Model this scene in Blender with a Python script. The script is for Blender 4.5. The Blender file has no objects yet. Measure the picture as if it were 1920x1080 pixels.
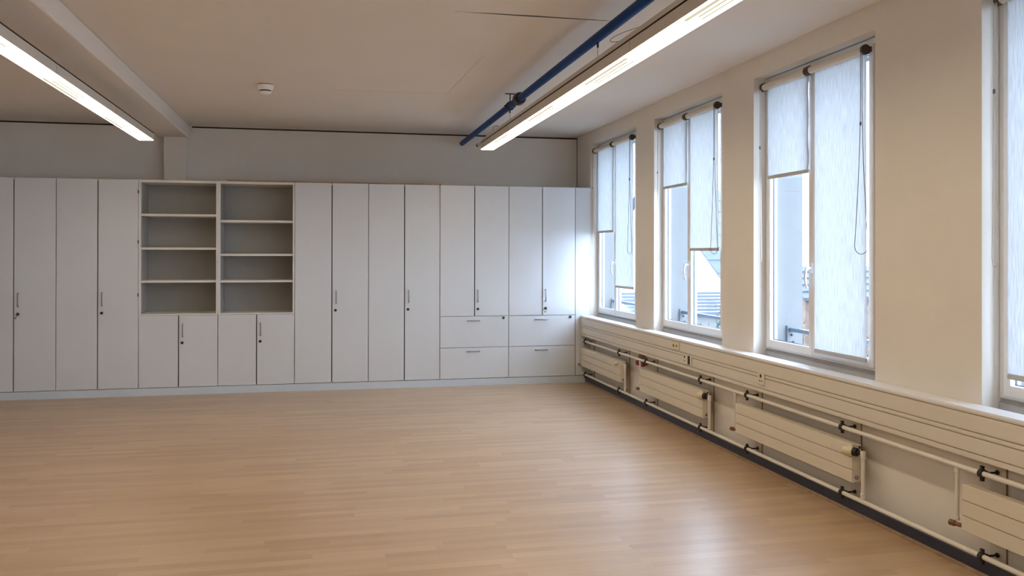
import bpy, bmesh, math, random
from mathutils import Vector, Matrix
random.seed(4)
SC = bpy.context.scene
COL = SC.collection
PI = math.pi

# ---------------------------------------------------------------- camera
CAM = (-3.103, -9.824, 1.509)
yaw, pitch, roll = 0.2159, 0.0033, 0.0014
cd = bpy.data.cameras.new('camera'); cam = bpy.data.objects.new('camera', cd); COL.objects.link(cam)
fw = Vector((math.sin(yaw), math.cos(yaw), 0)); rt = Vector((math.cos(yaw), -math.sin(yaw), 0)); up = Vector((0, 0, 1))
f2 = fw*math.cos(pitch)+up*math.sin(pitch); u2 = up*math.cos(pitch)-fw*math.sin(pitch)
r3 = rt*math.cos(roll)+u2*math.sin(roll); u3 = u2*math.cos(roll)-rt*math.sin(roll)
M = Matrix((r3, u3, -f2)).transposed().to_4x4(); M.translation = Vector(CAM)
cam.matrix_world = M
cd.sensor_width = 36; cd.lens = 1632.09/1920*36; cd.shift_y = -69.4/1920; cd.clip_start = .05; cd.clip_end = 200
SC.camera = cam

# ---------------------------------------------------------------- world, exposure
w = bpy.data.worlds.new('world'); SC.world = w; w.use_nodes = True
nt = w.node_tree; bg = nt.nodes['Background']
bg.inputs[0].default_value = (0.63, 0.77, 1.0, 1); bg.inputs[1].default_value = 6.6
SC.view_settings.view_transform = 'Standard'; SC.view_settings.look = 'None'
SC.view_settings.gamma = 1; SC.view_settings.use_curve_mapping = False
SC.view_settings.exposure = 1.28
LAMP_STRENGTH = 7.2
LAMP_COLOR = (1.0, 0.83, 0.60, 1)

# ---------------------------------------------------------------- materials
def mat(name, color, rough=.5, metal=0, spec=.5, noise=0, nscale=8, bump=0, bscale=200, stretch=(1, 1, 1), coat=0):
    m = bpy.data.materials.new(name); m.use_nodes = True
    n = m.node_tree; b = n.nodes['Principled BSDF']
    b.inputs['Base Color'].default_value = (*color, 1); b.inputs['Roughness'].default_value = rough
    b.inputs['Metallic'].default_value = metal; b.inputs['Specular IOR Level'].default_value = spec
    b.inputs['Coat Weight'].default_value = coat
    tc = n.nodes.new('ShaderNodeTexCoord'); mp = n.nodes.new('ShaderNodeMapping')
    mp.inputs['Scale'].default_value = stretch
    n.links.new(tc.outputs['Object'], mp.inputs['Vector'])
    if noise:
        t = n.nodes.new('ShaderNodeTexNoise'); t.inputs['Scale'].default_value = nscale; t.inputs['Detail'].default_value = 4
        n.links.new(mp.outputs[0], t.inputs['Vector'])
        r = n.nodes.new('ShaderNodeValToRGB')
        r.color_ramp.elements[0].position = .3; r.color_ramp.elements[1].position = .7
        r.color_ramp.elements[0].color = (*[c*(1-noise) for c in color], 1)
        r.color_ramp.elements[1].color = (*[min(1, c*(1+noise)) for c in color], 1)
        n.links.new(t.outputs['Fac'], r.inputs[0]); n.links.new(r.outputs[0], b.inputs['Base Color'])
    if bump:
        t2 = n.nodes.new('ShaderNodeTexNoise'); t2.inputs['Scale'].default_value = bscale
        n.links.new(mp.outputs[0], t2.inputs['Vector'])
        bp = n.nodes.new('ShaderNodeBump'); bp.inputs['Strength'].default_value = bump; bp.inputs['Distance'].default_value = .002
        n.links.new(t2.outputs['Fac'], bp.inputs['Height']); n.links.new(bp.outputs[0], b.inputs['Normal'])
    return m
def emis(name, color, s):
    m = bpy.data.materials.new(name); m.use_nodes = True; n = m.node_tree
    n.nodes.remove(n.nodes['Principled BSDF']); e = n.nodes.new('ShaderNodeEmission')
    e.inputs[0].default_value = color; e.inputs[1].default_value = s
    n.links.new(e.outputs[0], n.nodes['Material Output'].inputs[0]); return m

WALL = mat('wall_paint', (.79, .745, .68), .85, noise=.02, nscale=3, bump=.25, bscale=160)
CEIL = mat('ceiling_paint', (.78, .73, .675), .9, noise=.02, nscale=1.2, bump=.12, bscale=90)
CAB = mat('cabinet_laminate', (.68, .70, .725), .36, noise=.012, nscale=2, bump=.04, bscale=300)
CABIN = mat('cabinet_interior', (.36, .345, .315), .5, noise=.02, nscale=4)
PLINTH = mat('plinth_laminate', (.60, .66, .72), .45, noise=.02)
SHELF = mat('shelf_board', (.74, .73, .70), .4, noise=.01)
CREAM = mat('cream_enamel', (.74, .67, .54), .35, noise=.015, nscale=3)
CREAM2 = mat('cream_duct', (.72, .665, .57), .4, noise=.012, nscale=3)
PIPEW = mat('pipe_white', (.78, .74, .66), .35, noise=.02)
YELLOWED = mat('yellowed_plastic', (.74, .65, .46), .4, noise=.03)
DETW = mat('detector_white', (.88, .86, .82), .35, noise=.01)
SILLW = mat('sill_white', (.84, .86, .90), .3, noise=.01)
SUBS = mat('sub_sill_grey', (.46, .47, .50), .5, noise=.04)
FRAME = mat('window_white', (.80, .79, .78), .3, noise=.01)
BLACK = mat('black_rubber', (.012, .012, .014), .5, noise=.2)
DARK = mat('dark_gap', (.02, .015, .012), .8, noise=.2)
SKIRT = mat('skirting_dark', (.026, .040, .078), .45, noise=.1)
TRIMW = mat('trim_wood', (.30, .19, .11), .5, noise=.2, nscale=20)
CAPB = mat('cap_brown', (.06, .045, .038), .45, noise=.1)
METAL = mat('satin_steel', (.30, .30, .31), .35, metal=1, noise=.03)
BRASS = mat('aged_brass', (.22, .12, .055), .4, metal=.7, noise=.2)
BLUE = mat('pipe_blue', (.002, .05, .21), .5, spec=.15, noise=.15, nscale=10)
COUPL = mat('coupling_brown', (.035, .022, .018), .35, noise=.2)
RED = mat('red_handle', (.34, .025, .035), .4, noise=.2)
GREY = mat('grey_plastic', (.28, .25, .23), .5, noise=.1)
HOUS = mat('luminaire_housing', (.62, .58, .53), .4, noise=.01)
CORD = mat('bead_cord', (.16, .15, .17), .4, noise=.1)
CORDW = mat('bead_cord_light', (.62, .58, .52), .4, noise=.1)
BAR = mat('bottom_bar', (.50, .48, .47), .5, noise=.03)
RAILB = mat('rail_blue_grey', (.10, .14, .19), .4, noise=.05)
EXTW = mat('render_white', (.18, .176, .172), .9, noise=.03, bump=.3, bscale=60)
LAMP = emis('diffuser_light', LAMP_COLOR, LAMP_STRENGTH)
REFL = emis('reflector_glow', (1.0, .88, .62, 1), 0.29)  # dim glow in place of the lamp light on the reflector

# blind fabric: vertical slub, partly translucent
def fabric():
    m = bpy.data.materials.new('blind_fabric'); m.use_nodes = True; n = m.node_tree; b = n.nodes['Principled BSDF']
    b.inputs['Roughness'].default_value = .9
    tc = n.nodes.new('ShaderNodeTexCoord'); mp = n.nodes.new('ShaderNodeMapping'); mp.inputs['Scale'].default_value = (60, 170, 9)
    n.links.new(tc.outputs['Object'], mp.inputs[0])
    t = n.nodes.new('ShaderNodeTexNoise'); t.inputs['Scale'].default_value = 1; t.inputs['Detail'].default_value = 3
    n.links.new(mp.outputs[0], t.inputs[0])
    r = n.nodes.new('ShaderNodeValToRGB')
    r.color_ramp.elements[0].position = .32; r.color_ramp.elements[0].color = (.39, .40, .41, 1)
    r.color_ramp.elements[1].position = .62; r.color_ramp.elements[1].color = (.54, .55, .56, 1)
    n.links.new(t.outputs[0], r.inputs[0]); n.links.new(r.outputs[0], b.inputs['Base Color'])
    tr = n.nodes.new('ShaderNodeBsdfTranslucent'); n.links.new(r.outputs[0], tr.inputs[0])
    mx = n.nodes.new('ShaderNodeMixShader'); mx.inputs[0].default_value = .29
    n.links.new(b.outputs[0], mx.inputs[1]); n.links.new(tr.outputs[0], mx.inputs[2])
    n.links.new(mx.outputs[0], n.nodes['Material Output'].inputs[0]); return m
FABRIC = fabric()
def glass():
    m = bpy.data.materials.new('pane_glass'); m.use_nodes = True; n = m.node_tree; n.nodes.remove(n.nodes['Principled BSDF'])
    t = n.nodes.new('ShaderNodeBsdfTransparent'); t.inputs[0].default_value = (.93, .96, .97, 1)
    g = n.nodes.new('ShaderNodeBsdfGlossy'); g.inputs['Roughness'].default_value = .02
    x = n.nodes.new('ShaderNodeMixShader'); x.inputs[0].default_value = .04; n.links.new(t.outputs[0], x.inputs[1]); n.links.new(g.outputs[0], x.inputs[2])
    n.links.new(x.outputs[0], n.nodes['Material Output'].inputs[0]); return m
GLASS = glass()
def floor_mat():
    m = bpy.data.materials.new('beech_laminate'); m.use_nodes = True; n = m.node_tree; b = n.nodes['Principled BSDF']; L = n.links.new
    tc = n.nodes.new('ShaderNodeTexCoord')
    bk = n.nodes.new('ShaderNodeTexBrick'); bk.offset = .37; bk.offset_frequency = 2; bk.squash = 1
    bk.inputs['Scale'].default_value = 1; bk.inputs['Brick Width'].default_value = .62; bk.inputs['Row Height'].default_value = .066
    bk.inputs['Mortar Size'].default_value = .0006; bk.inputs['Mortar Smooth'].default_value = .3; bk.inputs['Bias'].default_value = 0
    bk.inputs['Color1'].default_value = (0, 0, 0, 1); bk.inputs['Color2'].default_value = (1, 1, 1, 1); bk.inputs['Mortar'].default_value = (.25, .25, .25, 1)
    # jitter rows
    sx = n.nodes.new('ShaderNodeSeparateXYZ'); L(tc.outputs['Object'], sx.inputs[0])
    row = n.nodes.new('ShaderNodeMath'); row.operation = 'DIVIDE'; row.inputs[1].default_value = .066; L(sx.outputs[1], row.inputs[0])
    fl = n.nodes.new('ShaderNodeMath'); fl.operation = 'FLOOR'; L(row.outputs[0], fl.inputs[0])
    wn = n.nodes.new('ShaderNodeTexWhiteNoise'); wn.noise_dimensions = '1D'; L(fl.outputs[0], wn.inputs['W'])
    ad = n.nodes.new('ShaderNodeMath'); ad.operation = 'MULTIPLY_ADD'; ad.inputs[1].default_value = .6; L(wn.outputs['Value'], ad.inputs[0]); L(sx.outputs[0], ad.inputs[2])
    cx = n.nodes.new('ShaderNodeCombineXYZ'); L(ad.outputs[0], cx.inputs[0]); L(sx.outputs[1], cx.inputs[1])
    L(cx.outputs[0], bk.inputs['Vector'])
    mp = n.nodes.new('ShaderNodeMapping'); mp.inputs['Scale'].default_value = (7, 110, 1); L(cx.outputs[0], mp.inputs[0])
    g = n.nodes.new('ShaderNodeTexNoise'); g.inputs['Scale'].default_value = 1.6; g.inputs['Detail'].default_value = 6; g.inputs['Roughness'].default_value = .65; L(mp.outputs[0], g.inputs[0])
    mp2 = n.nodes.new('ShaderNodeMapping'); mp2.inputs['Scale'].default_value = (1.4, 22, 1); L(cx.outputs[0], mp2.inputs[0])
    g2 = n.nodes.new('ShaderNodeTexNoise'); g2.inputs['Scale'].default_value = 1; g2.inputs['Detail'].default_value = 2; L(mp2.outputs[0], g2.inputs[0])
    m1 = n.nodes.new('ShaderNodeMath'); m1.operation = 'MULTIPLY'; m1.inputs[1].default_value = .32; L(bk.outputs['Color'], m1.inputs[0])
    m2 = n.nodes.new('ShaderNodeMath'); m2.operation = 'MULTIPLY_ADD'; m2.inputs[1].default_value = .34; L(g.outputs[0], m2.inputs[0]); L(m1.outputs[0], m2.inputs[2])
    m3 = n.nodes.new('ShaderNodeMath'); m3.operation = 'MULTIPLY_ADD'; m3.inputs[1].default_value = .3; L(g2.outputs[0], m3.inputs[0]); L(m2.outputs[0], m3.inputs[2])
    r = n.nodes.new('ShaderNodeValToRGB'); e = r.color_ramp.elements
    e[0].position = .20; e[0].color = (.40, .245, .130, 1); e[1].position = .76; e[1].color = (.60, .42, .255, 1)
    x = e.new(.47); x.color = (.495, .325, .180, 1)
    L(m3.outputs[0], r.inputs[0]); L(r.outputs[0], b.inputs['Base Color'])
    rr = n.nodes.new('ShaderNodeMath'); rr.operation = 'MULTIPLY_ADD'; rr.inputs[1].default_value = .10; rr.inputs[2].default_value = .29
    L(g.outputs[0], rr.inputs[0]); L(rr.outputs[0], b.inputs['Roughness'])
    b.inputs['Specular IOR Level'].default_value = .85; b.inputs['Coat Weight'].default_value = .3; b.inputs['Coat Roughness'].default_value = .45
    bp = n.nodes.new('ShaderNodeBump'); bp.inputs['Strength'].default_value = .08; bp.inputs['Distance'].default_value = .001
    L(g.outputs[0], bp.inputs['Height']); L(bp.outputs[0], b.inputs['Normal'])
    return m
FLOOR = floor_mat()

# ---------------------------------------------------------------- mesh helpers (all in world coordinates)
def B(): return bmesh.new()
def box(bm, x0, x1, y0, y1, z0, z1, bev=0):
    x0, x1 = sorted((x0, x1)); y0, y1 = sorted((y0, y1)); z0, z1 = sorted((z0, z1))
    v = [bm.verts.new(p) for p in ((x0, y0, z0), (x1, y0, z0), (x1, y1, z0), (x0, y1, z0), (x0, y0, z1), (x1, y0, z1), (x1, y1, z1), (x0, y1, z1))]
    fs = [bm.faces.new([v[i] for i in f]) for f in ((0, 3, 2, 1), (4, 5, 6, 7), (0, 1, 5, 4), (1, 2, 6, 5), (2, 3, 7, 6), (3, 0, 4, 7))]
    if bev:
        es = list({e for f in fs for e in f.edges})
        bmesh.ops.bevel(bm, geom=es, offset=bev, segments=2, affect='EDGES', profile=.5)
    return bm
def extr(bm, prof, axis, a, b):
    """closed profile (list of 2D points) extruded along axis; profile coords are the remaining axes in order"""
    def P(p, t):
        if axis == 'y': return (p[0], t, p[1])
        if axis == 'x': return (t, p[0], p[1])
        return (p[0], p[1], t)
    A = [bm.verts.new(P(p, a)) for p in prof]; C = [bm.verts.new(P(p, b)) for p in prof]; k = len(prof)
    for i in range(k): bm.faces.new((A[i], A[(i+1) % k], C[(i+1) % k], C[i]))
    bm.faces.new(A[::-1]); bm.faces.new(C); return bm
def tube(bm, pts, r, seg=12, closed=False):
    pts = [Vector(p) for p in pts]; n = len(pts); rings = []
    rs = r if isinstance(r, (list, tuple)) else [r]*n
    prev = None
    for i, p in enumerate(pts):
        if closed: t = pts[(i+1) % n]-pts[i-1]
        else: t = (pts[min(i+1, n-1)]-pts[max(i-1, 0)])
        t.normalize()
        if prev is None:
            a = Vector((0, 0, 1)) if abs(t.z) < .9 else Vector((1, 0, 0)); a = (a-t*a.dot(t)).normalized()
        else: a = (prev-t*prev.dot(t)).normalized()
        prev = a; b = t.cross(a)
        rings.append([bm.verts.new(p+(a*math.cos(2*PI*j/seg)+b*math.sin(2*PI*j/seg))*rs[i]) for j in range(seg)])
    for i in range(n if closed else n-1):
        A, C = rings[i], rings[(i+1) % n]
        for j in range(seg): bm.faces.new((A[j], A[(j+1) % seg], C[(j+1) % seg], C[j]))
    if not closed: bm.faces.new(rings[0][::-1]); bm.faces.new(rings[-1])
    return bm
def lathe(bm, o, axis, prof, seg=24):
    """prof: (distance along axis, radius)"""
    o = Vector(o); t = Vector(axis).normalized(); a = Vector((0, 0, 1)) if abs(t.z) < .9 else Vector((1, 0, 0)); a = (a-t*a.dot(t)).normalized(); b = t.cross(a)
    rings = [[bm.verts.new(o+t*d+(a*math.cos(2*PI*j/seg)+b*math.sin(2*PI*j/seg))*max(r, .0002)) for j in range(seg)] for d, r in prof]
    for A, C in zip(rings, rings[1:]):
        for j in range(seg): bm.faces.new((A[j], A[(j+1) % seg], C[(j+1) % seg], C[j]))
    bm.faces.new(rings[0][::-1]); bm.faces.new(rings[-1]); return bm
def obj(name, bm, m, parent=None, origin=None, smooth=False, label=None):
    bmesh.ops.recalc_face_normals(bm, faces=bm.faces)
    if parent is not None:
        o0 = Vector(parent['_w'])
    if origin is None:
        xs = [v.co for v in bm.verts]
        origin = (sum(v.x for v in xs)/len(xs), sum(v.y for v in xs)/len(xs), min(v.z for v in xs))
    origin = Vector(origin)
    for v in bm.verts: v.co -= origin
    me = bpy.data.meshes.new(name); bm.to_mesh(me); bm.free()
    me.materials.append(m)
    if smooth:
        for p in me.polygons: p.use_smooth = True
        me.set_sharp_from_angle(angle=math.radians(40))
    o = bpy.data.objects.new(name, me); COL.objects.link(o)
    if parent is not None: o.parent = parent; o.location = origin-o0
    else: o.location = origin
    o['_w'] = tuple(origin)
    if label: o['label'] = label
    return o
def thing(name, label, cat, loc, group=None):
    o = bpy.data.objects.new(name, None); COL.objects.link(o); o.location = loc; o.empty_display_size = .1
    o['label'] = label; o['category'] = cat; o['_w'] = tuple(loc)
    if group: o['group'] = group
    return o
def tag(o, label, cat, group=None):
    o['label'] = label; o['category'] = cat
    if group: o['group'] = group
    return o
def struct(name, bm, m, label=None, smooth=False):
    o = obj(name, bm, m, smooth=smooth); o['kind'] = 'structure'
    if label: o['label'] = label; 
    return o

# ---------------------------------------------------------------- shell
XL, YB, YN, ZC = -8.3, .553, -14.0, 2.951
WT = .365          # window wall thickness
ZS, ZT = .795, 2.80
#        opening y (far, near)
OPEN = [(0.0, -1.512), (-2.0, -3.445), (-3.96, -5.395), (-6.22, -7.655), (-8.16, -9.6), (-10.1, -11.54)]  # last two openings are out of view, put in for their daylight
UNIT = [0.0, -1.985, -3.96, -6.22, -8.16, -10.1]   # start of each window frame
struct('floor', box(B(), XL, 0, YN, YB, -.1, 0), FLOOR, 'beech strip laminate floor')
struct('ceiling', box(B(), XL, WT, YN, YB+.2, ZC, ZC+.15), CEIL, 'flat painted ceiling')
struct('wall_back', box(B(), XL, WT, YB, YB+.2, -.1, ZC), WALL, 'wall above the cabinets')
struct('wall_left', box(B(), XL-.2, XL, YN, YB+.2, -.1, ZC), WALL, 'left wall out of view')
struct('wall_front', box(B(), XL-.2, WT, YN-.2, YN, -.1, ZC), WALL, 'wall behind the viewer')
bm = B()
box(bm, 0, WT, YN, YB, -.1, .745)
box(bm, 0, WT, YN, YB, ZT, ZC)
edges = [YB]+[v for o in OPEN for v in o]+[YN]
for i in range(0, len(edges), 2):
    if edges[i]-edges[i+1] > .01: box(bm, 0, WT, edges[i+1], edges[i], .745, ZT)
struct('wall_right', bm, WALL, 'window wall with piers and deep openings')
# white outer face of the window wall and its reveals
bm = B()
for i in range(0, len(edges), 2):
    box(bm, .16, WT+.02, edges[i+1]-(.0 if i else 0), edges[i]+.0, ZS-.02, ZT) if False else None
for (a, b) in OPEN:
    box(bm, .15, WT+.013, a-.005, a-.03, ZS, ZT-.005); box(bm, .15, WT+.013, b+.005, b+.03, ZS, ZT-.005)
    box(bm, .15, WT+.02, b+.03, a-.03, ZT-.03, ZT-.005)
    box(bm, .15, WT+.06, b+.03, a-.03, ZS-.005, ZS+.02)
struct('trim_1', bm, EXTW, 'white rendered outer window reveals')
# column and beam
struct('trim_2', box(B(), -4.812, -4.582, .45, YB, 0, 2.81), WALL, 'square column behind the cabinets, under the beam')
bm = B()
box(bm, -4.872, -4.555, YN, YB, 2.808, ZC, .012)
struct('trim_3', bm, CEIL, 'painted ceiling beam')
# shadow gaps
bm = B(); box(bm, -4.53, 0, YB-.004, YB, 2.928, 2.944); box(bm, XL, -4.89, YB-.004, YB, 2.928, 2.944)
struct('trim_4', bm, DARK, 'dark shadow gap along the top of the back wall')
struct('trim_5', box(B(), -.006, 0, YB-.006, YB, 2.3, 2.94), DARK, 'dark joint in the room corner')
# ceiling joint that has opened up
bm = B(); pts = [(-2.33, 0), (-2.1, .007), (-1.85, .012), (-1.6, .009), (-1.38, .004), (-1.25, 0)]
top = [bm.verts.new((x, -4.70+.0+t, ZC-.001)) for x, t in pts]; low = [bm.verts.new((x, -4.70-t, ZC-.001)) for x, t in pts[1:-1]]
t2_ = [bm.verts.new((v.co.x, v.co.y, ZC+.002)) for v in top]
bm.faces.new(top+low[::-1]); 
for i in range(len(top)-1): bm.faces.new((top[i], top[i+1], t2_[i+1], t2_[i]))
struct('trim_6', bm, DARK, 'open joint between two ceiling panels')
bm = B()
for (x0, y0, x1, y1) in ((-3.05, -2.02, -2.0, -2.03), (-2.0, -2.03, -1.95, -3.6)):
    d = Vector((x1-x0, y1-y0, 0)).normalized(); nn = Vector((-d.y, d.x, 0))*.0012
    q = [Vector((x0, y0, ZC-.0006))+nn, Vector((x0, y0, ZC-.0006))-nn, Vector((x1, y1, ZC-.0006))-nn, Vector((x1, y1, ZC-.0006))+nn]
    v = [bm.verts.new(p) for p in q]; v2 = [bm.verts.new(p+Vector((0, 0, .001))) for p in q]
    bm.faces.new(v); bm.faces.new(v2[::-1])
    for i in range(4): bm.faces.new((v[i], v[(i+1) % 4], v2[(i+1) % 4], v2[i]))
struct('trim_7', bm, mat('ceiling_joint', (.45, .38, .32), .9, noise=.05), 'faint joints between ceiling panels')
# skirting at the window wall
struct('baseboard_right', box(B(), -.062, 0, YN, -.012, 0, .068, .003), SKIRT, 'dark blue-grey skirting')
bm = B(); extr(bm, [(-.062, 0), (-.078, 0), (-.078, .006), (-.066, .014), (-.062, .014)], 'y', YN, -.012)
struct('trim_8', bm, TRIMW, 'thin brown floor trim in front of the skirting')

# ---------------------------------------------------------------- windows
XF = .085
def handle(parent, y, z):
    bm = B(); box(bm, XF-.012, XF+.002, y-.016, y+.016, z-.035, z+.035, .004)
    h = obj('handle', bm, SILLW, parent)
    bm = B(); tube(bm, [(XF-.01, y, z), (XF-.030, y, z), (XF-.039, y, z-.004), (XF-.044, y+.002, z-.02), (XF-.047, y+.004, z-.06), (XF-.044, y+.003, z-.10), (XF-.036, y, z-.135)], [.010, .010, .011, .010, .009, .008, .007], 10)
    obj('lever', bm, SILLW, h, smooth=True)
for i, (yu, (oa, ob)) in enumerate(zip(UNIT, OPEN)):
    zb, zt = .835, ZT-.005
    bm = B()
    a, b = min(yu, oa)-.001, ob+.004      # far / near edge
    a = min(a, oa-.003)
    gl = [(yu-.083, yu-.598), (yu-.672, yu-1.25)]
    if i == 0: a = -.004
    # outer frame: stiles, head and bottom rail
    box(bm, XF+.012, XF+.075, a, yu-.035, zb-.015, zt, .002); box(bm, XF+.012, XF+.075, b, yu-1.30, zb-.015, zt, .002)
    box(bm, XF+.012, XF+.075, yu-.035, yu-1.30, zt-.035, zt, .002); box(bm, XF+.012, XF+.075, yu-.035, yu-1.30, zb-.015, zb+.015, .002)
    fr = obj('window_%d' % (i+1), bm, FRAME); fr['kind'] = 'structure'
    fr['label'] = 'white two-sash window in the %s opening' % ['far', 'second', 'third', 'fourth', 'unseen fifth', 'unseen sixth'][i]
    for s, (g0, g1) in enumerate(gl):
        s0, s1 = (yu-.038, yu-.633) if s == 0 else (yu-.637, yu-1.297)
        gz0, gz1 = .888, zt-.085
        bm = B()
        box(bm, XF, XF+.06, s0, g0, zb, zt-.038, .003); box(bm, XF, XF+.06, g1, s1, zb, zt-.038, .003)
        box(bm, XF+.001, XF+.059, g0+.002, g1-.002, zb, gz0, .003); box(bm, XF+.001, XF+.059, g0+.002, g1-.002, gz1, zt-.038, .003)
        sa = obj('sash', bm, FRAME, fr)
        # grey rubber gasket round the glass
        bm = B(); gx = XF+.028
        box(bm, gx, gx+.008, g0, g0-.005, gz0, gz1); box(bm, gx, gx+.008, g1+.005, g1, gz0, gz1)
        box(bm, gx, gx+.008, g0-.005, g1+.005, gz0, gz0+.005); box(bm, gx, gx+.008, g0-.005, g1+.005, gz1-.005, gz1)
        obj('gasket', bm, RAILB, sa)
        bm = B(); box(bm, XF+.034, XF+.038, g0, g1, gz0, gz1); obj('pane', bm, GLASS, sa)
        if s == 0: handle(sa, yu-.637, 1.418)
    # recessed slot board under the frame
    bm = B(); box(bm, XF+.008, XF+.07, a, b, .745, zb-.036); box(bm, XF+.016, XF+.07, a, b, zb-.036, zb-.0155); obj('sub_sill', bm, SUBS, fr)
    bm = B(); box(bm, XF+.001, XF+.0155, a-.02, b+.01, zb-.034, zb-.022); obj('seal', bm, GREY, fr)

# sill board: continuous, runs into each opening
bm = B()
box(bm, -.122, -.001, YN+.05, -.006, .7725, .786, .001)
o = struct('trim_9', bm, SILLW, 'long white window sill board')

# cable duct under the sill
def duct_profile():
    xf = -.122; g = .006; d = .010
    zs = [.553, .580, .655, .679, .762]
    p = [(-.001, .553), (xf, .553)]
    for z in zs[1:]: p += [(xf, z-g/2), (xf+d, z-g/2), (xf+d, z+g/2), (xf, z+g/2)]
    p += [(xf, .7725), (-.001, .7725)]
    return p
duct = thing('cable_duct', 'long cream cable duct with grooved covers running under the window sill', 'cable duct', (-.06, -6, .553))
bm = extr(B(), duct_profile(), 'y', -.006, YN+.05); obj('duct_body', bm, CREAM2, duct)
POST = [-.125, -1.30, -2.06, -3.262, -4.05, -5.225, -6.335, -7.5, -8.3, -9.45]
PW = ['in the corner by the cabinets', 'at the near end of the farthest radiator', 'at the far end of the second radiator', 'at the near end of the second radiator', 'at the far end of the third radiator', 'at the near end of the third radiator', 'at the far end of the nearest radiator', 'out of view', 'far out of view', 'behind the viewer']
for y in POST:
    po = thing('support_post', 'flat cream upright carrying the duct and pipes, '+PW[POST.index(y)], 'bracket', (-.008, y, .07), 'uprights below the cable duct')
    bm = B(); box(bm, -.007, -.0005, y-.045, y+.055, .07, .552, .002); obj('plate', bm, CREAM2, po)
    bm = B(); box(bm, -.008, -.0005, y-.048, y-.045, .07, .552); obj('shade_edge', bm, TRIMW, po)  # dark strip painted for the shaded gap along the plate's near side
bm = B(); box(bm, -.1225, -.1215, -3.86, -3.864, .553, .578); obj('joint', bm, GREY, duct)
def socket(y, z, wd, ht, kind, label):
    t = thing('wall_socket', label, 'socket', (-.124, y, z-ht/2), 'sockets on the cable duct')
    xf = -.1225
    m_ = YELLOWED if kind == 'double' else CREAM
    bm = B(); box(bm, xf-.010, xf, y-wd/2, y+wd/2, z-ht/2, z+ht/2, .004); obj('plate', bm, m_, t)
    def hole(yy, zz, r): obj('pin_hole', lathe(B(), (xf-.0105, yy, zz), (1, 0, 0), [(0, r), (.002, r)], 12), DARK, t)
    if kind == 'double':
        hole(y+.035, z-.005, .013); hole(y-.030, z-.002, .011)
    elif kind == 'frame':
        hole(y+.045, z+.018, .011); hole(y+.058, z-.014, .005); hole(y+.035, z-.014, .005)
        bm = B(); box(bm, xf-.012, xf-.0085, y-.022, y-.062, z-.036, z+.036); obj('insert', bm, DARK, t)
    else:
        hole(y, z+.022, .013); hole(y+.014, z-.012, .006); hole(y-.014, z-.012, .006)
socket(-2.82, .725, .15, .065, 'double', 'yellowed double socket plate, upper of the pair on the cable duct')
socket(-3.065, .632, .17, .078, 'frame', 'cream socket with a dark square insert, lower of the pair on the duct')
socket(-4.31, .645, .085, .078, 'single', 'single cream three-pin socket on the duct under the third window')

# ---------------------------------------------------------------- roller blinds
def blind(y0, y1, zb, label, cordpos, cordz, light=False, cordw=.12):
    xb, zt = .045, 2.722
    t = thing('roller_blind', label, 'roller blind', (xb, (y0+y1)/2, zb), 'roller blinds in the windows')
    bm = B(); lathe(bm, (xb, y0-.012, zt), (0, -1, 0), [(0, .023), (y0-y1-.024, .023)], 20); obj('roller_tube', bm, CREAM2, t, smooth=True)
    for yy, d in ((y0, -1), (y1, 1)):
        bm = B(); lathe(bm, (xb, yy, zt), (0, d, 0), [(-.004, .020), (-.002, .031), (.016, .031), (.020, .026)], 20)
        box(bm, xb, XF+.015, yy-.006, yy+.006, zt-.018, zt+.03) if False else None
        c = obj('end_cap', bm, CAPB, t, smooth=True)
        bm = B(); box(bm, xb+.02, XF+.0, yy+d*.004-.003, yy+d*.004+.003, zt-.012, zt+.02); obj('bracket', bm, CAPB, c)
    # fabric: thin solid sheet with a faint ripple
    fy0, fy1 = y0-.034, y1+.026; xs = xb+.021; bm = B(); n1, n2 = 12, 24
    vs = [[bm.verts.new((xs+.0015*math.sin(3.1*u/n1*2+y0)*(v/n2)+.001*math.sin(v*.6+y1), fy0+(fy1-fy0)*u/n1, zt+(zb+.02-zt)*v/n2)) for v in range(n2+1)] for u in range(n1+1)]
    for u in range(n1):
        for v in range(n2): bm.faces.new((vs[u][v], vs[u+1][v], vs[u+1][v+1], vs[u][v+1]))
    obj('fabric', bm, FABRIC, t, smooth=True)
    bm = B(); box(bm, xs-.006, xs+.006, fy0+.001, fy1-.001, zb-.004, zb+.022, .004); obj('bottom_bar', bm, BAR, t)
    # bead chain loop hanging from the cap
    yc = (y1 if cordpos == 'near' else y0); s = 1 if cordpos == 'near' else -1
    N = 40; pts = []
    H = zt-cordz
    for k in range(N+1):
        a = k/N
        zz = zt-.02-a*(H-.06); wv = .007+(cordw/2-.007)*max(0, (a-.25)/.75)**1.6
        pts.append((a, zz, wv))
    loop = [(xb-.026, yc+s*.008+wv_, zz) for a, zz, wv_ in pts]
    bot = [(xb-.026, yc+s*.008+cordw/2*math.cos(th), pts[-1][1]-.05*math.sin(th)) for th in [PI*j/12 for j in range(1, 12)]]
    loop2 = [(xb-.026, yc+s*.008-wv_, zz) for a, zz, wv_ in pts[::-1]]
    bm = B(); tube(bm, loop+bot+loop2, .0022 if not light else .0024, 6); ch = obj('bead_chain', bm, CORDW if light else CORD, t, smooth=True)
    bm = B(); lathe(bm, (xb-.026, yc+s*.008+.007, zt-.45), (0, 0, 1), [(0, .003), (.004, .006), (.02, .006), (.024, .003)], 8); obj('chain_joiner', bm, CORD, ch)
ZB = [(1.755, 1.143), (2.124, 1.54), (2.055, .868), (.925, 2.3), (2.5, 2.4), (2.45, 2.5)]  # blinds out of view are drawn up to let in more daylight
WN = ['far window beside the cabinets', 'second window', 'third window', 'near window at the right edge', 'unseen fifth window', 'unseen sixth window']
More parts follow.
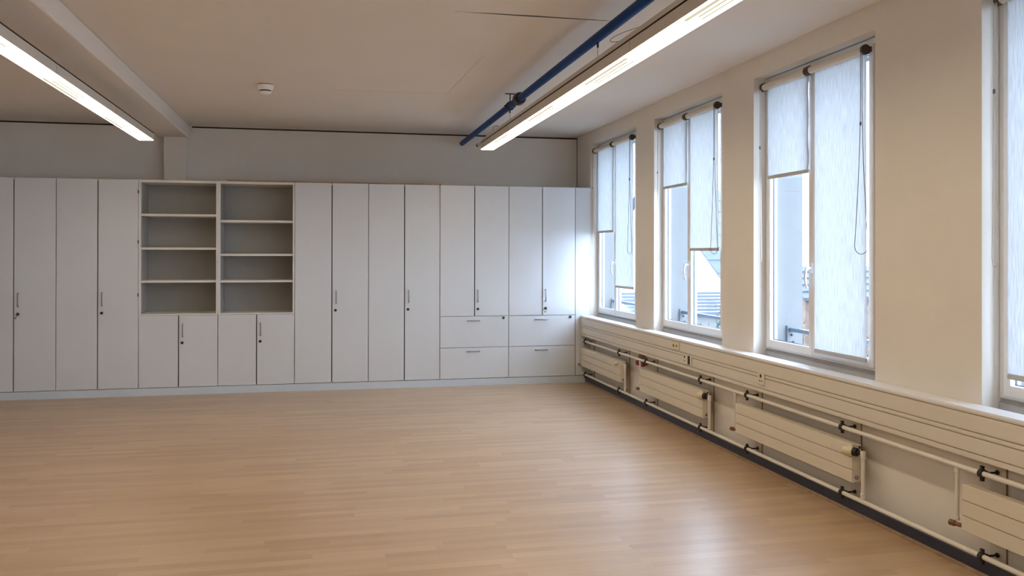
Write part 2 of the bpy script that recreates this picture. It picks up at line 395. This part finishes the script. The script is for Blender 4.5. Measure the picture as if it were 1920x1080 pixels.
for i, yu in enumerate(UNIT):
    zl, zr = ZB[i]
    def desc(z): return 'short raised' if z > 1.9 else ('fully lowered' if z < 1.0 else ('half lowered' if z > 1.4 else 'mostly lowered'))
    off = .045 if i == 0 else 0
    blind(yu-.056+off, yu-.655, zl, desc(zl)+' white roller blind, left sash of the '+WN[i], 'far', 1.46, True, .04)
    blind(yu-.668, yu-1.283, zr, desc(zr)+' white roller blind, right sash of the '+WN[i], 'near', 1.52, False, .13)

# ---------------------------------------------------------------- outside guard rails, fixed to the outer reveals
for i, (a, b) in enumerate(OPEN[:5]):
    t = thing('guard_rail', 'blue-grey guard bar bolted across the outside of the '+WN[i], 'guard rail', (.28, (a+b)/2, .83), 'guard rails outside the windows')
    for yy, d in ((a-.031, -1), (b+.031, 1)):
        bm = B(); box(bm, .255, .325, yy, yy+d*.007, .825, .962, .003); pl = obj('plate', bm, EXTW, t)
        bm = B(); box(bm, .245, .256, yy, yy+d*.016, .825, .985, .003); obj('flange', bm, RAILB, pl)
        for zz, xx in ((.915, .285), (.862, .297)):
            obj('bolt', lathe(B(), (xx, yy+d*.006, zz), (0, d, 0), [(0, .008), (.006, .008), (.008, .005)], 8), DARK, pl)
    bm = B(); box(bm, .262, .30, a-.039, b+.039, .94, .968, .004); obj('bar', bm, RAILB, t)

# ---------------------------------------------------------------- radiators and heating pipes
XR = -.126
def radiator(y0, y1, label, thermostat=True):
    t = thing('radiator', label, 'radiator', (-.1, (y0+y1)/2, .195), 'flat radiators below the windows')
    z0, z1 = .197, .417; h = (z1-z0)/3
    pr = []
    for k in range(3):
        a, b = z0+k*h+.0020, z0+(k+1)*h-.0020
        pr += [(XR+.009, a-.0002), (XR+.001, a), (XR, a+.002), (XR, b-.002), (XR+.001, b), (XR+.009, b+.0002)]
    pr += [(XR+.016, z1), (XR+.016, z0)]
    obj('front_panel', extr(B(), pr, 'y', y0, y1), CREAM, t)
    bm = extr(B(), [(p[0]*-1+XR*2+.058+0, p[1]) for p in pr], 'y', y0, y1); obj('rear_panel', bm, CREAM, t)
    for yy in (y0-.002, y1+.016): obj('end_header', box(B(), XR+.014, XR+.046, yy, yy-.014, z0+.004, z1-.004, .002), CREAM, t)
    bm = B(); n = int((y0-y1)/.03)
    for k in range(1, n): box(bm, XR+.017, XR+.041, y0-k*.03-.001, y0-k*.03, z0+.012, z1-.012)
    obj('convector_fins', bm, CREAM, t)
    # near end: valve, thermostat head, pipe to the lower heating pipe
    yp = y1-.062
    obj('bleed_screw', lathe(B(), (XR+.03, y1+.006, z0+.03), (0, -1, 0), [(0, .012), (.010, .012), (.014, .007)], 12), METAL, t)
    if thermostat:
        o = Vector((-.096, yp+.012, .377)); d = Vector((-.42, .9, .0)).normalized()
        v = obj('valve', lathe(B(), o, d, [(0, .010), (.02, .012), (.028, .024), (.05, .026), (.056, .020)], 16), BLACK, t, smooth=True)
        obj('thermostat_head', lathe(B(), o+d*.052, d, [(0, .022), (.006, .027), (.050, .028), (.062, .024), (.068, .016), (.070, .002)], 20), YELLOWED, v, smooth=True)
        obj('cap_screw', lathe(B(), (-.098, yp+.03, .40), (0, 0, 1), [(0, .006), (.014, .006)], 8), BLACK, v)
    else:
        v = obj('valve', lathe(B(), (-.10, yp+.01, .385), (0, 1, 0), [(0, .012), (.03, .018), (.05, .018)], 12), CREAM, t, smooth=True)
        obj('protection_cap', lathe(B(), (XR-.002, y1+.09, .385), (-1, 0, 0), [(0, .015), (.02, .019), (.032, .017), (.034, .002)], 16), SHELF, v, smooth=True)
    bm = tube(B(), [(-.096, yp, .115), (-.096, yp, .389)], .0115, 14); lathe(bm, (-.096, yp, .345), (0, 0, 1), [(0, .0115), (.003, .0145), (.038, .0155), (.046, .0135), (.048, .004)], 16)
    lathe(bm, (-.096, yp, .125), (0, 0, 1), [(0, .0145), (.026, .0145), (.028, .0115)], 14)
    obj('supply_pipe', bm, PIPEW, t, smooth=True)
    # far end: pipe from the upper heating pipe with a brass valve
    if y0 < -.5:
        yq = y0+.065
        bm = tube(B(), [(-.096, yq, .225), (-.096, yq, .480)], .0095, 14); lathe(bm, (-.096, yq, .455), (0, 0, 1), [(0, .0095), (.003, .0125), (.022, .0125)], 14)
        lathe(bm, (-.096, yq, .228), (0, 0, 1), [(0, .0125), (.014, .0125), (.016, .0095)], 14)
        obj('return_pipe', bm, PIPEW, t, smooth=True)
        obj('return_valve', lathe(B(), (-.118, yq+.012, .212), (.25, -1, 0), [(-.012, .010), (-.008, .0145), (.018, .0145), (.022, .010), (.055, .010)], 14), BRASS, t, smooth=True)
    else:
        obj('return_valve', lathe(B(), (-.133, -.012, .215), (-1, .0, 0), [(0, .010), (.016, .012), (.022, .008)], 12), BRASS, t)
radiator(-.008, -1.40, 'short-looking cream flat radiator touching the cabinets, farthest of the four', False)
radiator(-1.955, -3.36, 'cream flat radiator under the second window with thermostat head, second from cabinets')
radiator(-3.925, -5.36, 'cream flat radiator under the third window, longest fully seen one')
radiator(-6.235, -7.66, 'cream flat radiator cut off by the right edge of the photo')

XP = -.096
CLAMPY = [-.105, -1.285, -2.052, -3.255, -4.045, -5.22, -6.333, -7.5, -8.3, -9.45]
def heating_pipe(z, label):
    t = thing('heating_pipe', label, 'pipe', (XP, -6, z-.012), 'long heating pipes along the window wall')
    bm = tube(B(), [(XP, -.006, z), (XP, -13.9, z)], .0125, 16); obj('pipe', bm, PIPEW, t, smooth=True)
    for y in CLAMPY:
        bm = B(); lathe(bm, (XP, y+.011, z), (0, -1, 0), [(0, .0128), (0, .0205), (.022, .0205), (.022, .0128)], 18)
        box(bm, XP-.007, XP+.007, y-.009, y+.009, z+.018, z+.036, .002); box(bm, XP-.007, XP+.007, y-.009, y+.009, z-.036, z-.018, .002)
        c = obj('clamp', bm, BLACK, t)
        bm = B(); lathe(bm, (XP+.016, y, z), (1, 0, 0), [(0, .011), (.012, .011), (.014, .005), (.062, .005), (.063, .012), (.068, .012)], 10); obj('clamp_stud', bm, BLACK, c)
        obj('screw', lathe(B(), (XP-.007, y, z+.027), (-1, 0, 0), [(0, .004), (.004, .004)], 8), METAL, c)
heating_pipe(.490, 'upper thin white heating pipe, just below the cable duct')
heating_pipe(.104, 'lower thin white heating pipe, close to the dark skirting')
# small grey and red isolating valve behind the upper pipe
t = thing('stop_valve', 'small grey valve with dark red wing handle behind the upper heating pipe', 'valve', (-.03, -1.77, .44))
bm = B(); lathe(bm, (-.035, -1.77, .475), (0, 0, 1), [(0, .012), (.012, .030), (.035, .033), (.055, .026), (.07, .012)], 14); obj('body', bm, GREY, t, smooth=True)
bm = B(); box(bm, -.055, -.01, -1.79, -1.75, .5435, .551, .002); obj('cap', bm, DARK, t)
for s in (-1, 1):
    bm = B(); lathe(bm, (-.050, -1.77+s*.006, .452), (0, s, -.25), [(0, .008), (.03, .026), (.06, .028), (.095, .014), (.105, .002)], 10); obj('handle_wing', bm, RED, t, smooth=True)

# ---------------------------------------------------------------- cabinets
DG = .0034     # half gap
def bow_handle(parent, x, z, vertical=True, L=.135):
    bm = B(); d = -.030
    if vertical: p = [(x, -.001, z-L/2), (x, d+.006, z-L/2), (x, d, z-L/2+.008), (x, d, z+L/2-.008), (x, d+.006, z+L/2), (x, -.001, z+L/2)]
    else: p = [(x-L/2, -.001, z), (x-L/2, d+.006, z), (x-L/2+.008, d, z), (x+L/2-.008, d, z), (x+L/2, d+.006, z), (x+L/2, -.001, z)]
    tube(bm, p, .0060, 8); obj('handle', bm, METAL, parent, smooth=True)
def lock(parent, x, z, key=False):
    l = obj('lock', lathe(B(), (x, .0, z), (0, -1, 0), [(0, .0145), (.010, .0145), (.013, .011), (.013, .004)], 16), BLACK, parent, smooth=True)
    if key:
        bm = B(); box(bm, x-.0012, x+.0012, -.042, -.012, z-.004, z+.004); lathe(bm, (x-.0015, -.045, z-.008), (1, 0, 0), [(0, .013), (.003, .013)], 12)
        lathe(bm, (x-.012, -.030, z-.04), (0, -1, .2), [(0, .010), (.003, .010)], 12)
        obj('key', bm, METAL, l)
def panel(name, parent, x0, x1, z0, z1):
    bm = B(); box(bm, x0, x1, 0, .019, z0, z1, .0015); return obj(name, bm, CAB, parent)
HZ = 2.288; DEP = .45
def carcass(t, x0, x1, z0, z1, m=CAB, fixed=()):
    bm = B(); y0 = .030
    box(bm, x0+.001, x0+.019, y0, DEP, z0, z1); box(bm, x1-.019, x1-.001, y0, DEP, z0, z1)
    box(bm, x0+.019, x1-.019, y0, DEP, z0, z0+.018); box(bm, x0+.019, x1-.019, y0, DEP, z1-.018, z1)
    box(bm, x0+.019, x1-.019, DEP-.03, DEP-.01, z0+.018, z1-.018)
    for z in fixed: box(bm, x0+.019, x1-.019, y0, DEP-.03, z-.009, z+.009)
    return obj('carcass', bm, m, t)
def seal(t, x, z0, z1):
    bm = B(); box(bm, x-.006, x+.006, .0195, .0275, z0, z1); obj('door_seal', bm, DARK, t)
def hinges(door, x, zs):
    bm = B()
    for z in zs: box(bm, x-.006, x+.0025, -.004, .012, z-.018, z+.018)
    obj('hinge', bm, BLACK, door)
DGC = .0052
G = 'built-in cabinets along the back wall'
Z0 = .086
def tall(x0, label, key=False, hinge=False, y=0):
    t = thing('tall_cabinet', label, 'cabinet', (x0+.4, .2, .08), G)
    carcass(t, x0, x0+.8, .081, HZ-.002); seal(t, x0+.4, Z0, HZ-.02); 
    panel('door', t, x0+DG, x0+.4-DGC, Z0, HZ)
    d = panel('door', t, x0+.4+DGC, x0+.8-DG, Z0, HZ)
    bow_handle(d, x0+.4+.046, 1.028); lock(d, x0+.4+.040, .883, key)
    if hinge: hinges(d, x0+.8-.003, (2.16, 1.63, 1.07))
    return t
def shelf_unit(x0, label, zs, key=False, left_frame=.024):
    t = thing('shelf_cabinet', label, 'cabinet', (x0+.4, .2, .08), G)
    carcass(t, x0, x0+.8, .081, .848)
    # open upper part, flush with the doors
    bm = B(); zt = HZ
    box(bm, x0+.001, x0+.022, .0, DEP, .851, zt); box(bm, x0+.8-.020, x0+.799, .0, DEP, .851, zt)
    box(bm, x0+.022, x0+.78, .0, DEP, zt-.026, zt); box(bm, x0+.022, x0+.78, .0, DEP, .851, .866)
    obj('shelf_frame', bm, SHELF, t)
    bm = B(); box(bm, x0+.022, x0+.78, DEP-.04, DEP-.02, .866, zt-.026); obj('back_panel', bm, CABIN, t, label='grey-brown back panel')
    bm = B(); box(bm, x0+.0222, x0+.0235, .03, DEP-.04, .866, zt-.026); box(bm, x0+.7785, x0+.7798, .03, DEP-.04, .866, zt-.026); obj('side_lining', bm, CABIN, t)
    for z in zs:
        bm = B(); box(bm, x0+.024, x0+.778, .012, DEP-.041, z-.012, z+.012, .0015); obj('shelf', bm, SHELF, t)
    seal(t, x0+.4, Z0, .845)
    panel('door', t, x0+DG, x0+.4-DGC, Z0, .848)
    d = panel('door', t, x0+.4+DGC, x0+.8-DG, Z0, .848)
    bow_handle(d, x0+.4+.043, .688); lock(d, x0+.4+.038, .556, key)
def drawer_unit(x0, label, key=False):
    t = thing('drawer_cabinet', label, 'cabinet', (x0+.4, .2, .08), G)
    carcass(t, x0, x0+.8, .081, HZ-.002, fixed=(.795, .44)); seal(t, x0+.4, .80, HZ-.02)
    panel('door', t, x0+DG, x0+.4-DGC, .797, HZ)
    d = panel('door', t, x0+.4+DGC, x0+.8-DG, .797, HZ)
    bow_handle(d, x0+.4+.034, 1.026); lock(d, x0+.4+.038, .877, key)
    a = panel('drawer', t, x0+DG, x0+.8-DG, .441, .791)
    bow_handle(a, x0+.387, .746, False, .14); lock(a, x0+.737, .772)
    c = panel('drawer', t, x0+DG, x0+.8-DG, Z0, .436)
    bow_handle(c, x0+.387, .394, False, .14)
K = .186
tall(-8.186, 'tall white two-door cabinet at the far left, out of view')
tall(-7.386, 'tall white two-door cabinet left of the picture edge')
tall(-6.586, 'tall white two-door cabinet at the left edge of the photo, key in lock', key=True)
tall(-5.786, 'tall white two-door cabinet directly left of the open shelves', hinge=True)
shelf_unit(-4.986, 'white cabinet with open shelves over two doors, left of the two, below the column', (1.917, 1.560, 1.209))
shelf_unit(-4.186, 'white cabinet with open shelves over two doors, right of the two, lower shelves', (1.858, 1.494, 1.207))
tall(-3.386, 'tall white two-door cabinet directly right of the open shelves')
tall(-2.586, 'tall white two-door cabinet between another tall one and the drawer cabinets')
drawer_unit(-1.786, 'white cabinet with two doors over two wide drawers, left of the two')
drawer_unit(-.986, 'white cabinet with two doors over two wide drawers, nearest the windows', key=True)
tag(obj('filler_panel', box(B(), -K+.003, -.002, 0, .03, .086, HZ, .0015), CAB), 'narrow white filler panel between the last cabinet and the window wall', 'panel')
tag(obj('cabinet_plinth', box(B(), XL+.02, -.002, .003, .05, .0, .080), PLINTH), 'long low grey-blue plinth under the whole row of cabinets', 'plinth')
tag(obj('top_board', box(B(), -4.10, -1.765, .004, DEP-.02, HZ+.001, HZ+.013, .001), TRIMW), 'thin brown board lying on top of the cabinets right of the column', 'board')

# ---------------------------------------------------------------- luminaires
def luminaire(xc, y0, y1, label, group, endcap=False, wires=(), tall=True):
    zb = 2.578; hw = .066
    t = thing('ceiling_luminaire', label, 'fluorescent light', (xc, (y0+y1)/2, zb), group)
    # housing: hollow shell around the light opening
    pr = [(-hw, 0), (-hw, .060), (-hw+.004, .063), (-hw+.004, .068), (-hw, .071), (-hw+.004, .100), (-hw+.018, .108), (hw-.018, .108), (hw-.004, .100), (hw, .071), (hw-.004, .068), (hw-.004, .063), (hw, .060), (hw, 0), (hw-.004, 0), (hw-.004, .02), (-hw+.004, .02), (-hw+.004, 0)]
    if not tall: pr = [(p[0], min(p[1], .068)) for p in pr if p[1] not in (.100, .071)]
    bm = extr(B(), [(xc+p[0], zb+p[1]) for p in pr], 'y', y0-.001, y1+.001); obj('housing', bm, HOUS, t)
    bm = B(); box(bm, xc-hw-.0015, xc-hw+.003, y0, y1, zb+.0625, zb+.0685); box(bm, xc+hw-.003, xc+hw+.0015, y0, y1, zb+.0625, zb+.0685); obj('shadow_line', bm, DARK, t)
    bm = B(); box(bm, xc-hw+.0045, xc+hw-.0045, y0-.006, y1+.006, zb-.007, zb+.012); obj('diffuser', bm, LAMP, t, label='glowing white diffuser')
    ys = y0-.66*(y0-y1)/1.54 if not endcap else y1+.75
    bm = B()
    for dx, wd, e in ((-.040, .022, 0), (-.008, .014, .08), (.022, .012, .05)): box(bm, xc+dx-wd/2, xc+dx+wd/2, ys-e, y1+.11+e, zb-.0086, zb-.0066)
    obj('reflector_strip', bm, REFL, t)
    bm = B(); box(bm, xc-hw-.003, xc+hw+.003, y1-.006, y1+.006, zb-.0015, zb+.06); obj('joint_clip', bm, HOUS, t)
    if endcap:
        bm = B(); extr(bm, [(xc-hw, zb-.001), (xc-hw, zb+.071), (xc-hw+.018, zb+(.108 if tall else .072)), (xc+hw-.018, zb+(.108 if tall else .072)), (xc+hw, zb+.071), (xc+hw, zb-.001)], 'y', y0, y0+.012); obj('end_cap', bm, HOUS, t)
    for y in wires:
        bm = tube(B(), [(xc, y, zb+.105), (xc, y, 2.80)], .0016, 6); lathe(bm, (xc, y, zb+.106), (0, 0, 1), [(0, .008), (.012, .006), (.014, .002)], 8); lathe(bm, (xc, y, 2.775), (0, 0, 1), [(0, .003), (.002, .007), (.034, .007)], 8)
        obj('suspension_wire', bm, BLACK, t)
XR2 = -1.446
pos = ['farthest, by the back wall', 'second from the back wall', 'third from the back wall', 'fourth, passing out at the top edge', 'fifth, unseen overhead', 'sixth, unseen behind the viewer']  # last two lights of each row are unseen, added for their light
ysR = [-1.075, -2.38, -3.92, -5.46, -7.0, -8.54, -10.08]
ysL = [-1.09, -2.64, -4.18, -5.72, -7.26, -8.80, -10.34]
for k in range(6):
    luminaire(XR2, ysR[k], ysR[k+1], 'glowing linear light under the blue pipe, '+pos[k], 'row of lights under the blue pipe', k == 0, [y for y in (-2.17, -4.72, -7.3) if ysR[k] > y > ysR[k+1]])
    luminaire(-4.712, ysL[k], ysL[k+1], 'glowing linear light below the left beam, '+pos[k], 'row of lights below the ceiling beam', k == 0, (), False)
for k in range(7):  # hangers of the left row
    pass
# left row hangs on short rods from the beam
t = thing('mounting_rail', 'slim dark rail carrying the left row of lights under the beam', 'rail', (-4.712, -6, 2.65))
bm = B(); box(bm, -4.722, -4.702, -1.2, -10.3, 2.6465, 2.66); obj('channel', bm, HOUS, t)
for y in (-6.5, -9.2): obj('hanger', tube(B(), [(-4.712, y, 2.66), (-4.712, y, 2.809)], .003, 6), METAL, t)
# feed connector and hook at the far end of the right row
t = thing('cable_connector', 'small cream cable connector with dark end behind the far end of the right lights', 'connector', (XR2, -.85, 2.63))
obj('body', lathe(B(), (XR2-.012, -1.062, 2.655), (-.05, 1, .03), [(0, .026), (.06, .026), (.10, .018), (.34, .016)], 12), HOUS, t, smooth=True)
obj('tip', lathe(B(), (XR2-.028, -.722, 2.665), (-.05, 1, .03), [(0, .018), (.04, .018)], 12), DARK, t)
t = obj('cable_hook', tube(B(), [(XR2-.02, -1.50, 2.685), (XR2-.02, -1.50, 2.735), (XR2-.012, -1.50, 2.75), (XR2+.005, -1.50, 2.755), (XR2+.03, -1.50, 2.757)], .0045, 8), METAL, smooth=True)
tag(t, 'small bent grey hook standing on the far light below the blue pipe', 'hook')
lw = []
for k in range(37):
    a = PI*1.25*k/36-.35
    lw.append((XR2+.012-.072*math.sin(a)+.0*k, -5.33+.20*math.sin(a)-.05*math.cos(a), 2.715-.032*math.cos(a)))
t = obj('loose_wire', tube(B(), lw, .0017, 6), CORD)
tag(t, 'thin loose wire loop lying over the lights near the top edge', 'wire')

# ---------------------------------------------------------------- blue pipe
ZP = 2.838
t = thing('blue_pipe', 'long dark blue pipe hung under the ceiling above the right row of lights', 'pipe', (XR2, -6, 2.80))
obj('pipe', tube(B(), [(XR2, YB-.002, ZP), (XR2, -13.9, ZP)], .030, 24), BLUE, t, smooth=True)
obj('coupling', lathe(B(), (XR2, -2.50, ZP), (0, -1, 0), [(0, .031), (.0, .046), (.02, .054), (.05, .046), (.08, .054), (.10, .046), (.10, .031)], 24), COUPL, t, smooth=True)
for y in (-2.18, -6.7, -9.0):
    h = obj('hanger_ring', lathe(B(), (XR2, y+.014, ZP), (0, -1, 0), [(0, .031), (0, .040), (.028, .040), (.028, .031)], 20), BLACK, t)
    bm = tube(B(), [(XR2, y, ZP+.038), (XR2, y, ZC-.006)], .005, 8); box(bm, XR2-.045, XR2+.045, y-.012, y+.012, ZC-.007, ZC-.001); obj('hanger_rod', bm, BLACK, h)
    bm = B(); box(bm, XR2-.052, XR2-.036, y-.008, y+.008, ZP-.008, ZP+.008); box(bm, XR2+.036, XR2+.052, y-.008, y+.008, ZP-.008, ZP+.008); obj('ring_screw', bm, BLACK, h)

# ---------------------------------------------------------------- smoke detector
t = thing('smoke_detector', 'round white smoke detector on the ceiling between the two rows of lights', 'smoke detector', (-3.57, -2.12, 2.90))
obj('ceiling_shade_ring', lathe(B(), (-3.57, -2.12, ZC), (0, 0, -1), [(0, .062), (.006, .062)], 32), DARK, t)  # dark disc painted as the shadow where the base meets the ceiling
obj('base', lathe(B(), (-3.57, -2.12, ZC-.006), (0, 0, -1), [(0, .068), (.02, .068), (.040, .058), (.044, .056)], 32), DETW, t, smooth=True)
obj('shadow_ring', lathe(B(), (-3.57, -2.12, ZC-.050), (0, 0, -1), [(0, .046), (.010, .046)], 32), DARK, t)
obj('head', lathe(B(), (-3.57, -2.12, ZC-.060), (0, 0, -1), [(0, .050), (.006, .050), (.020, .038), (.024, .02), (.025, .002)], 32), DETW, t, smooth=True)
t = None

# ---------------------------------------------------------------- outside
GZ = -3.4
ROOF = mat('slate_roof', (.034, .042, .058), .7, noise=.2, nscale=3, stretch=(1, 1, 6))
ROOF2 = mat('tile_roof', (.022, .026, .035), .7, noise=.25, nscale=6)
TWIG = mat('bare_twigs', (.10, .065, .045), .9, noise=.3, nscale=10)
LEAF = mat('leaves', (.035, .05, .032), .9, noise=.4, nscale=6)
GROUND = mat('ground_pale', (.14, .14, .12), 1, noise=.2, nscale=.6)
HOUSEW = mat('house_render', (.42, .41, .39), .9, noise=.05)
SLAT = mat('slat_grey_blue', (.075, .085, .105), .7, noise=.05)
WINC = mat('house_window', (.12, .14, .18), .2, noise=.1)
o = struct('trim_10', box(B(), .5, 60, -30, 70, GZ-.2, GZ), GROUND, 'pale ground outside')
def local_box(bm, O, u, g, a0, a1, b0, b1, z0, z1):
    vs = []
    for z in (z0, z1):
        for a, b in ((a0, b0), (a1, b0), (a1, b1), (a0, b1)):
            p = Vector(O)+Vector(u)*a+Vector(g)*b; vs.append(bm.verts.new((p.x, p.y, z)))
    for f in ((3, 2, 1, 0), (4, 5, 6, 7), (0, 1, 5, 4), (1, 2, 6, 5), (2, 3, 7, 6), (3, 0, 4, 7)): bm.faces.new([vs[i] for i in f])
def house(name, label, O, ang, Lu, Wg, ez, rz, wallm, roofm, wins, eaves=.35, rows=9):
    u = Vector((math.cos(ang), math.sin(ang), 0)); g = Vector((-math.sin(ang), math.cos(ang), 0)); O = Vector((O[0], O[1], 0))
    t = thing(name, label, 'house', (O.x, O.y, GZ))
    bm = B(); P = lambda a, b, z: bm.verts.new((*(O+u*a+g*b).xy, z))
    A = [P(0, 0, GZ), P(0, Wg, GZ), P(0, Wg, ez), P(0, Wg/2, rz), P(0, 0, ez)]; C = [P(Lu, 0, GZ), P(Lu, Wg, GZ), P(Lu, Wg, ez), P(Lu, Wg/2, rz), P(Lu, 0, ez)]
    bm.faces.new(A); bm.faces.new(C[::-1])
    for i in range(5): bm.faces.new((A[i], C[i], C[(i+1) % 5], A[(i+1) % 5]))
    obj('wall', bm, wallm, t)
    for side in (0, 1):
        bm = B(); sl = (rz-ez)/(Wg/2)
        for k in range(rows):
            f0, f1 = k/rows, (k+1.02)/rows
            def pt(f, up_): 
                b = -eaves+(Wg/2+eaves)*f; z = rz-sl*(Wg/2-b)+up_
                return (b if side == 0 else Wg-b), z
            q = []
            for a in (-eaves, Lu+eaves):
                for f, du in ((f0, .06), (f0, .13), (f1, .09), (f1, .05)):
                    b, z = pt(f, du); q.append(bm.verts.new((*(O+u*a+g*b).xy, z)))
            for f in ((0, 1, 2, 3), (7, 6, 5, 4), (0, 4, 5, 1), (1, 5, 6, 2), (2, 6, 7, 3), (3, 7, 4, 0)): bm.faces.new([q[i] for i in f])
        obj('roof', bm, roofm, t)
    for (side, a, z, w_, h_) in wins:
        bm = B()
        if side == 'long': local_box(bm, O, u, g, a, a+w_, -.04, .02, z, z+h_)
        else: local_box(bm, O, u, g, -.04, .02, a, a+w_, z, z+h_)
        obj('window', bm, WINC, t)
    return t
house('neighbour_house', 'white neighbouring house with blue-grey slate roof seen through the second window', (11.6, 20), .36, 2.9, 8, .55, 4.6, HOUSEW, ROOF,
      [('gable', .5, -.95, .5, .7), ('gable', 1.6, -.95, .5, .7), ('gable', 3.2, -.95, .6, .7), ('gable', 5.2, -.95, .6, .7), ('gable', 3.4, 1.2, .8, 1.0), ('long', 1.2, -1.2, .9, 1.0)])
house('tiled_shed', 'low building with grey tiled roof seen in the strip beside the third window handle', (7.6, 8.0), .15, 5, 2.6, .46, 1.12, TWIG, ROOF2, [], .12, 5)
# slatted carport roof
t = thing('slatted_carport', 'low outbuilding with pale blue horizontal slats seen through the second window', 'outbuilding', (7.6, 14, GZ))
bm = B()
for k in range(7): box(bm, 5.8, 11.5, 14+k*.28, 14.22+k*.28, -.27+k*.085, -.20+k*.085)
obj('roof_slats', bm, SLAT, t); obj('wall', box(B(), 6.0, 11.3, 14.2, 16.2, GZ, -.33), EXTW, t)
# bushes: many small leaves around a branching stem
def bush(x, y, z0, r, h, m, label, n=260, leaf=.09, name='shrub', twig=False):
    t = thing(name, label, 'shrub', (x, y, z0), 'shrubs in the garden outside')
    bm = B()
    for k in range(9 if not twig else 26):
        a = random.uniform(0, 2*PI); rr = r*random.uniform(.3, .95)
        tube(bm, [(x, y, z0), (x+rr*.4*math.cos(a), y+rr*.4*math.sin(a), z0+h*.5), (x+rr*math.cos(a), y+rr*math.sin(a), z0+h*random.uniform(.75, 1))], [.03, .018, .006], 5)
    obj('stem', bm, TWIG, t)
    bm = B()
    for k in range(n):
        a = random.uniform(0, 2*PI); b = math.acos(random.uniform(-1, 1)); q = random.uniform(.55, 1)
        c = Vector((x+r*q*math.sin(b)*math.cos(a), y+r*q*math.sin(b)*math.sin(a), z0+h*.55+h*.45*q*math.cos(b)))
        d1 = Vector((random.gauss(0, 1), random.gauss(0, 1), random.gauss(0, 1))).normalized(); d2 = d1.cross(Vector((random.gauss(0, 1), random.gauss(0, 1), random.gauss(0, 1)))).normalized()
        s = leaf*random.uniform(.6, 1.3)
        p = [bm.verts.new(c+d1*s), bm.verts.new(c+d2*s*.45), bm.verts.new(c-d1*s), bm.verts.new(c-d2*s*.45)]; bm.faces.new(p)
    obj('foliage', bm, m, t)
for k, (x, y, r, h) in enumerate([(7.03, 12.5, .36, 3.2), (7.85, 12.6, .36, 3.55)]):
    bush(x, y, GZ, r, h, LEAF, ['round green shrub in front of the slatted outbuilding, left one', 'taller green shrub in front of the slatted outbuilding, right one'][k], 500, .07)
for k, (x, y, r, h) in enumerate([(9.2, 21.5, 1.0, 4.0)]):
    bush(x, y, GZ, r, h, TWIG, 'bare brown shrub against the white gable wall outside', 160, .05, twig=True)
for k, (x, y, r, h) in enumerate([(7.1, 7.1, .5, 3.85), (8.3, 7.2, .5, 3.7)]):
    bush(x, y, GZ, r, h, TWIG, ['brown twiggy hedge bush below the tiled roof, left part', 'brown twiggy hedge bush below the tiled roof, right part'][k], 420, .06, twig=True)
for k, (x, y, r, h) in enumerate([(4.2, 15.0, 1.0, 4.3), (6.4, 24.0, 1.6, 4.6), (4.2, 20, 1.3, 4.2)]):
    bush(x, y, GZ, r, h, LEAF, ['bushy green shrub seen low through the far window, nearest one', 'wide green shrub far behind the far window', 'green shrub seen at the left of the far window'][k], 800, .14)
for o in bpy.data.objects:
    if '_w' in o: del o['_w']
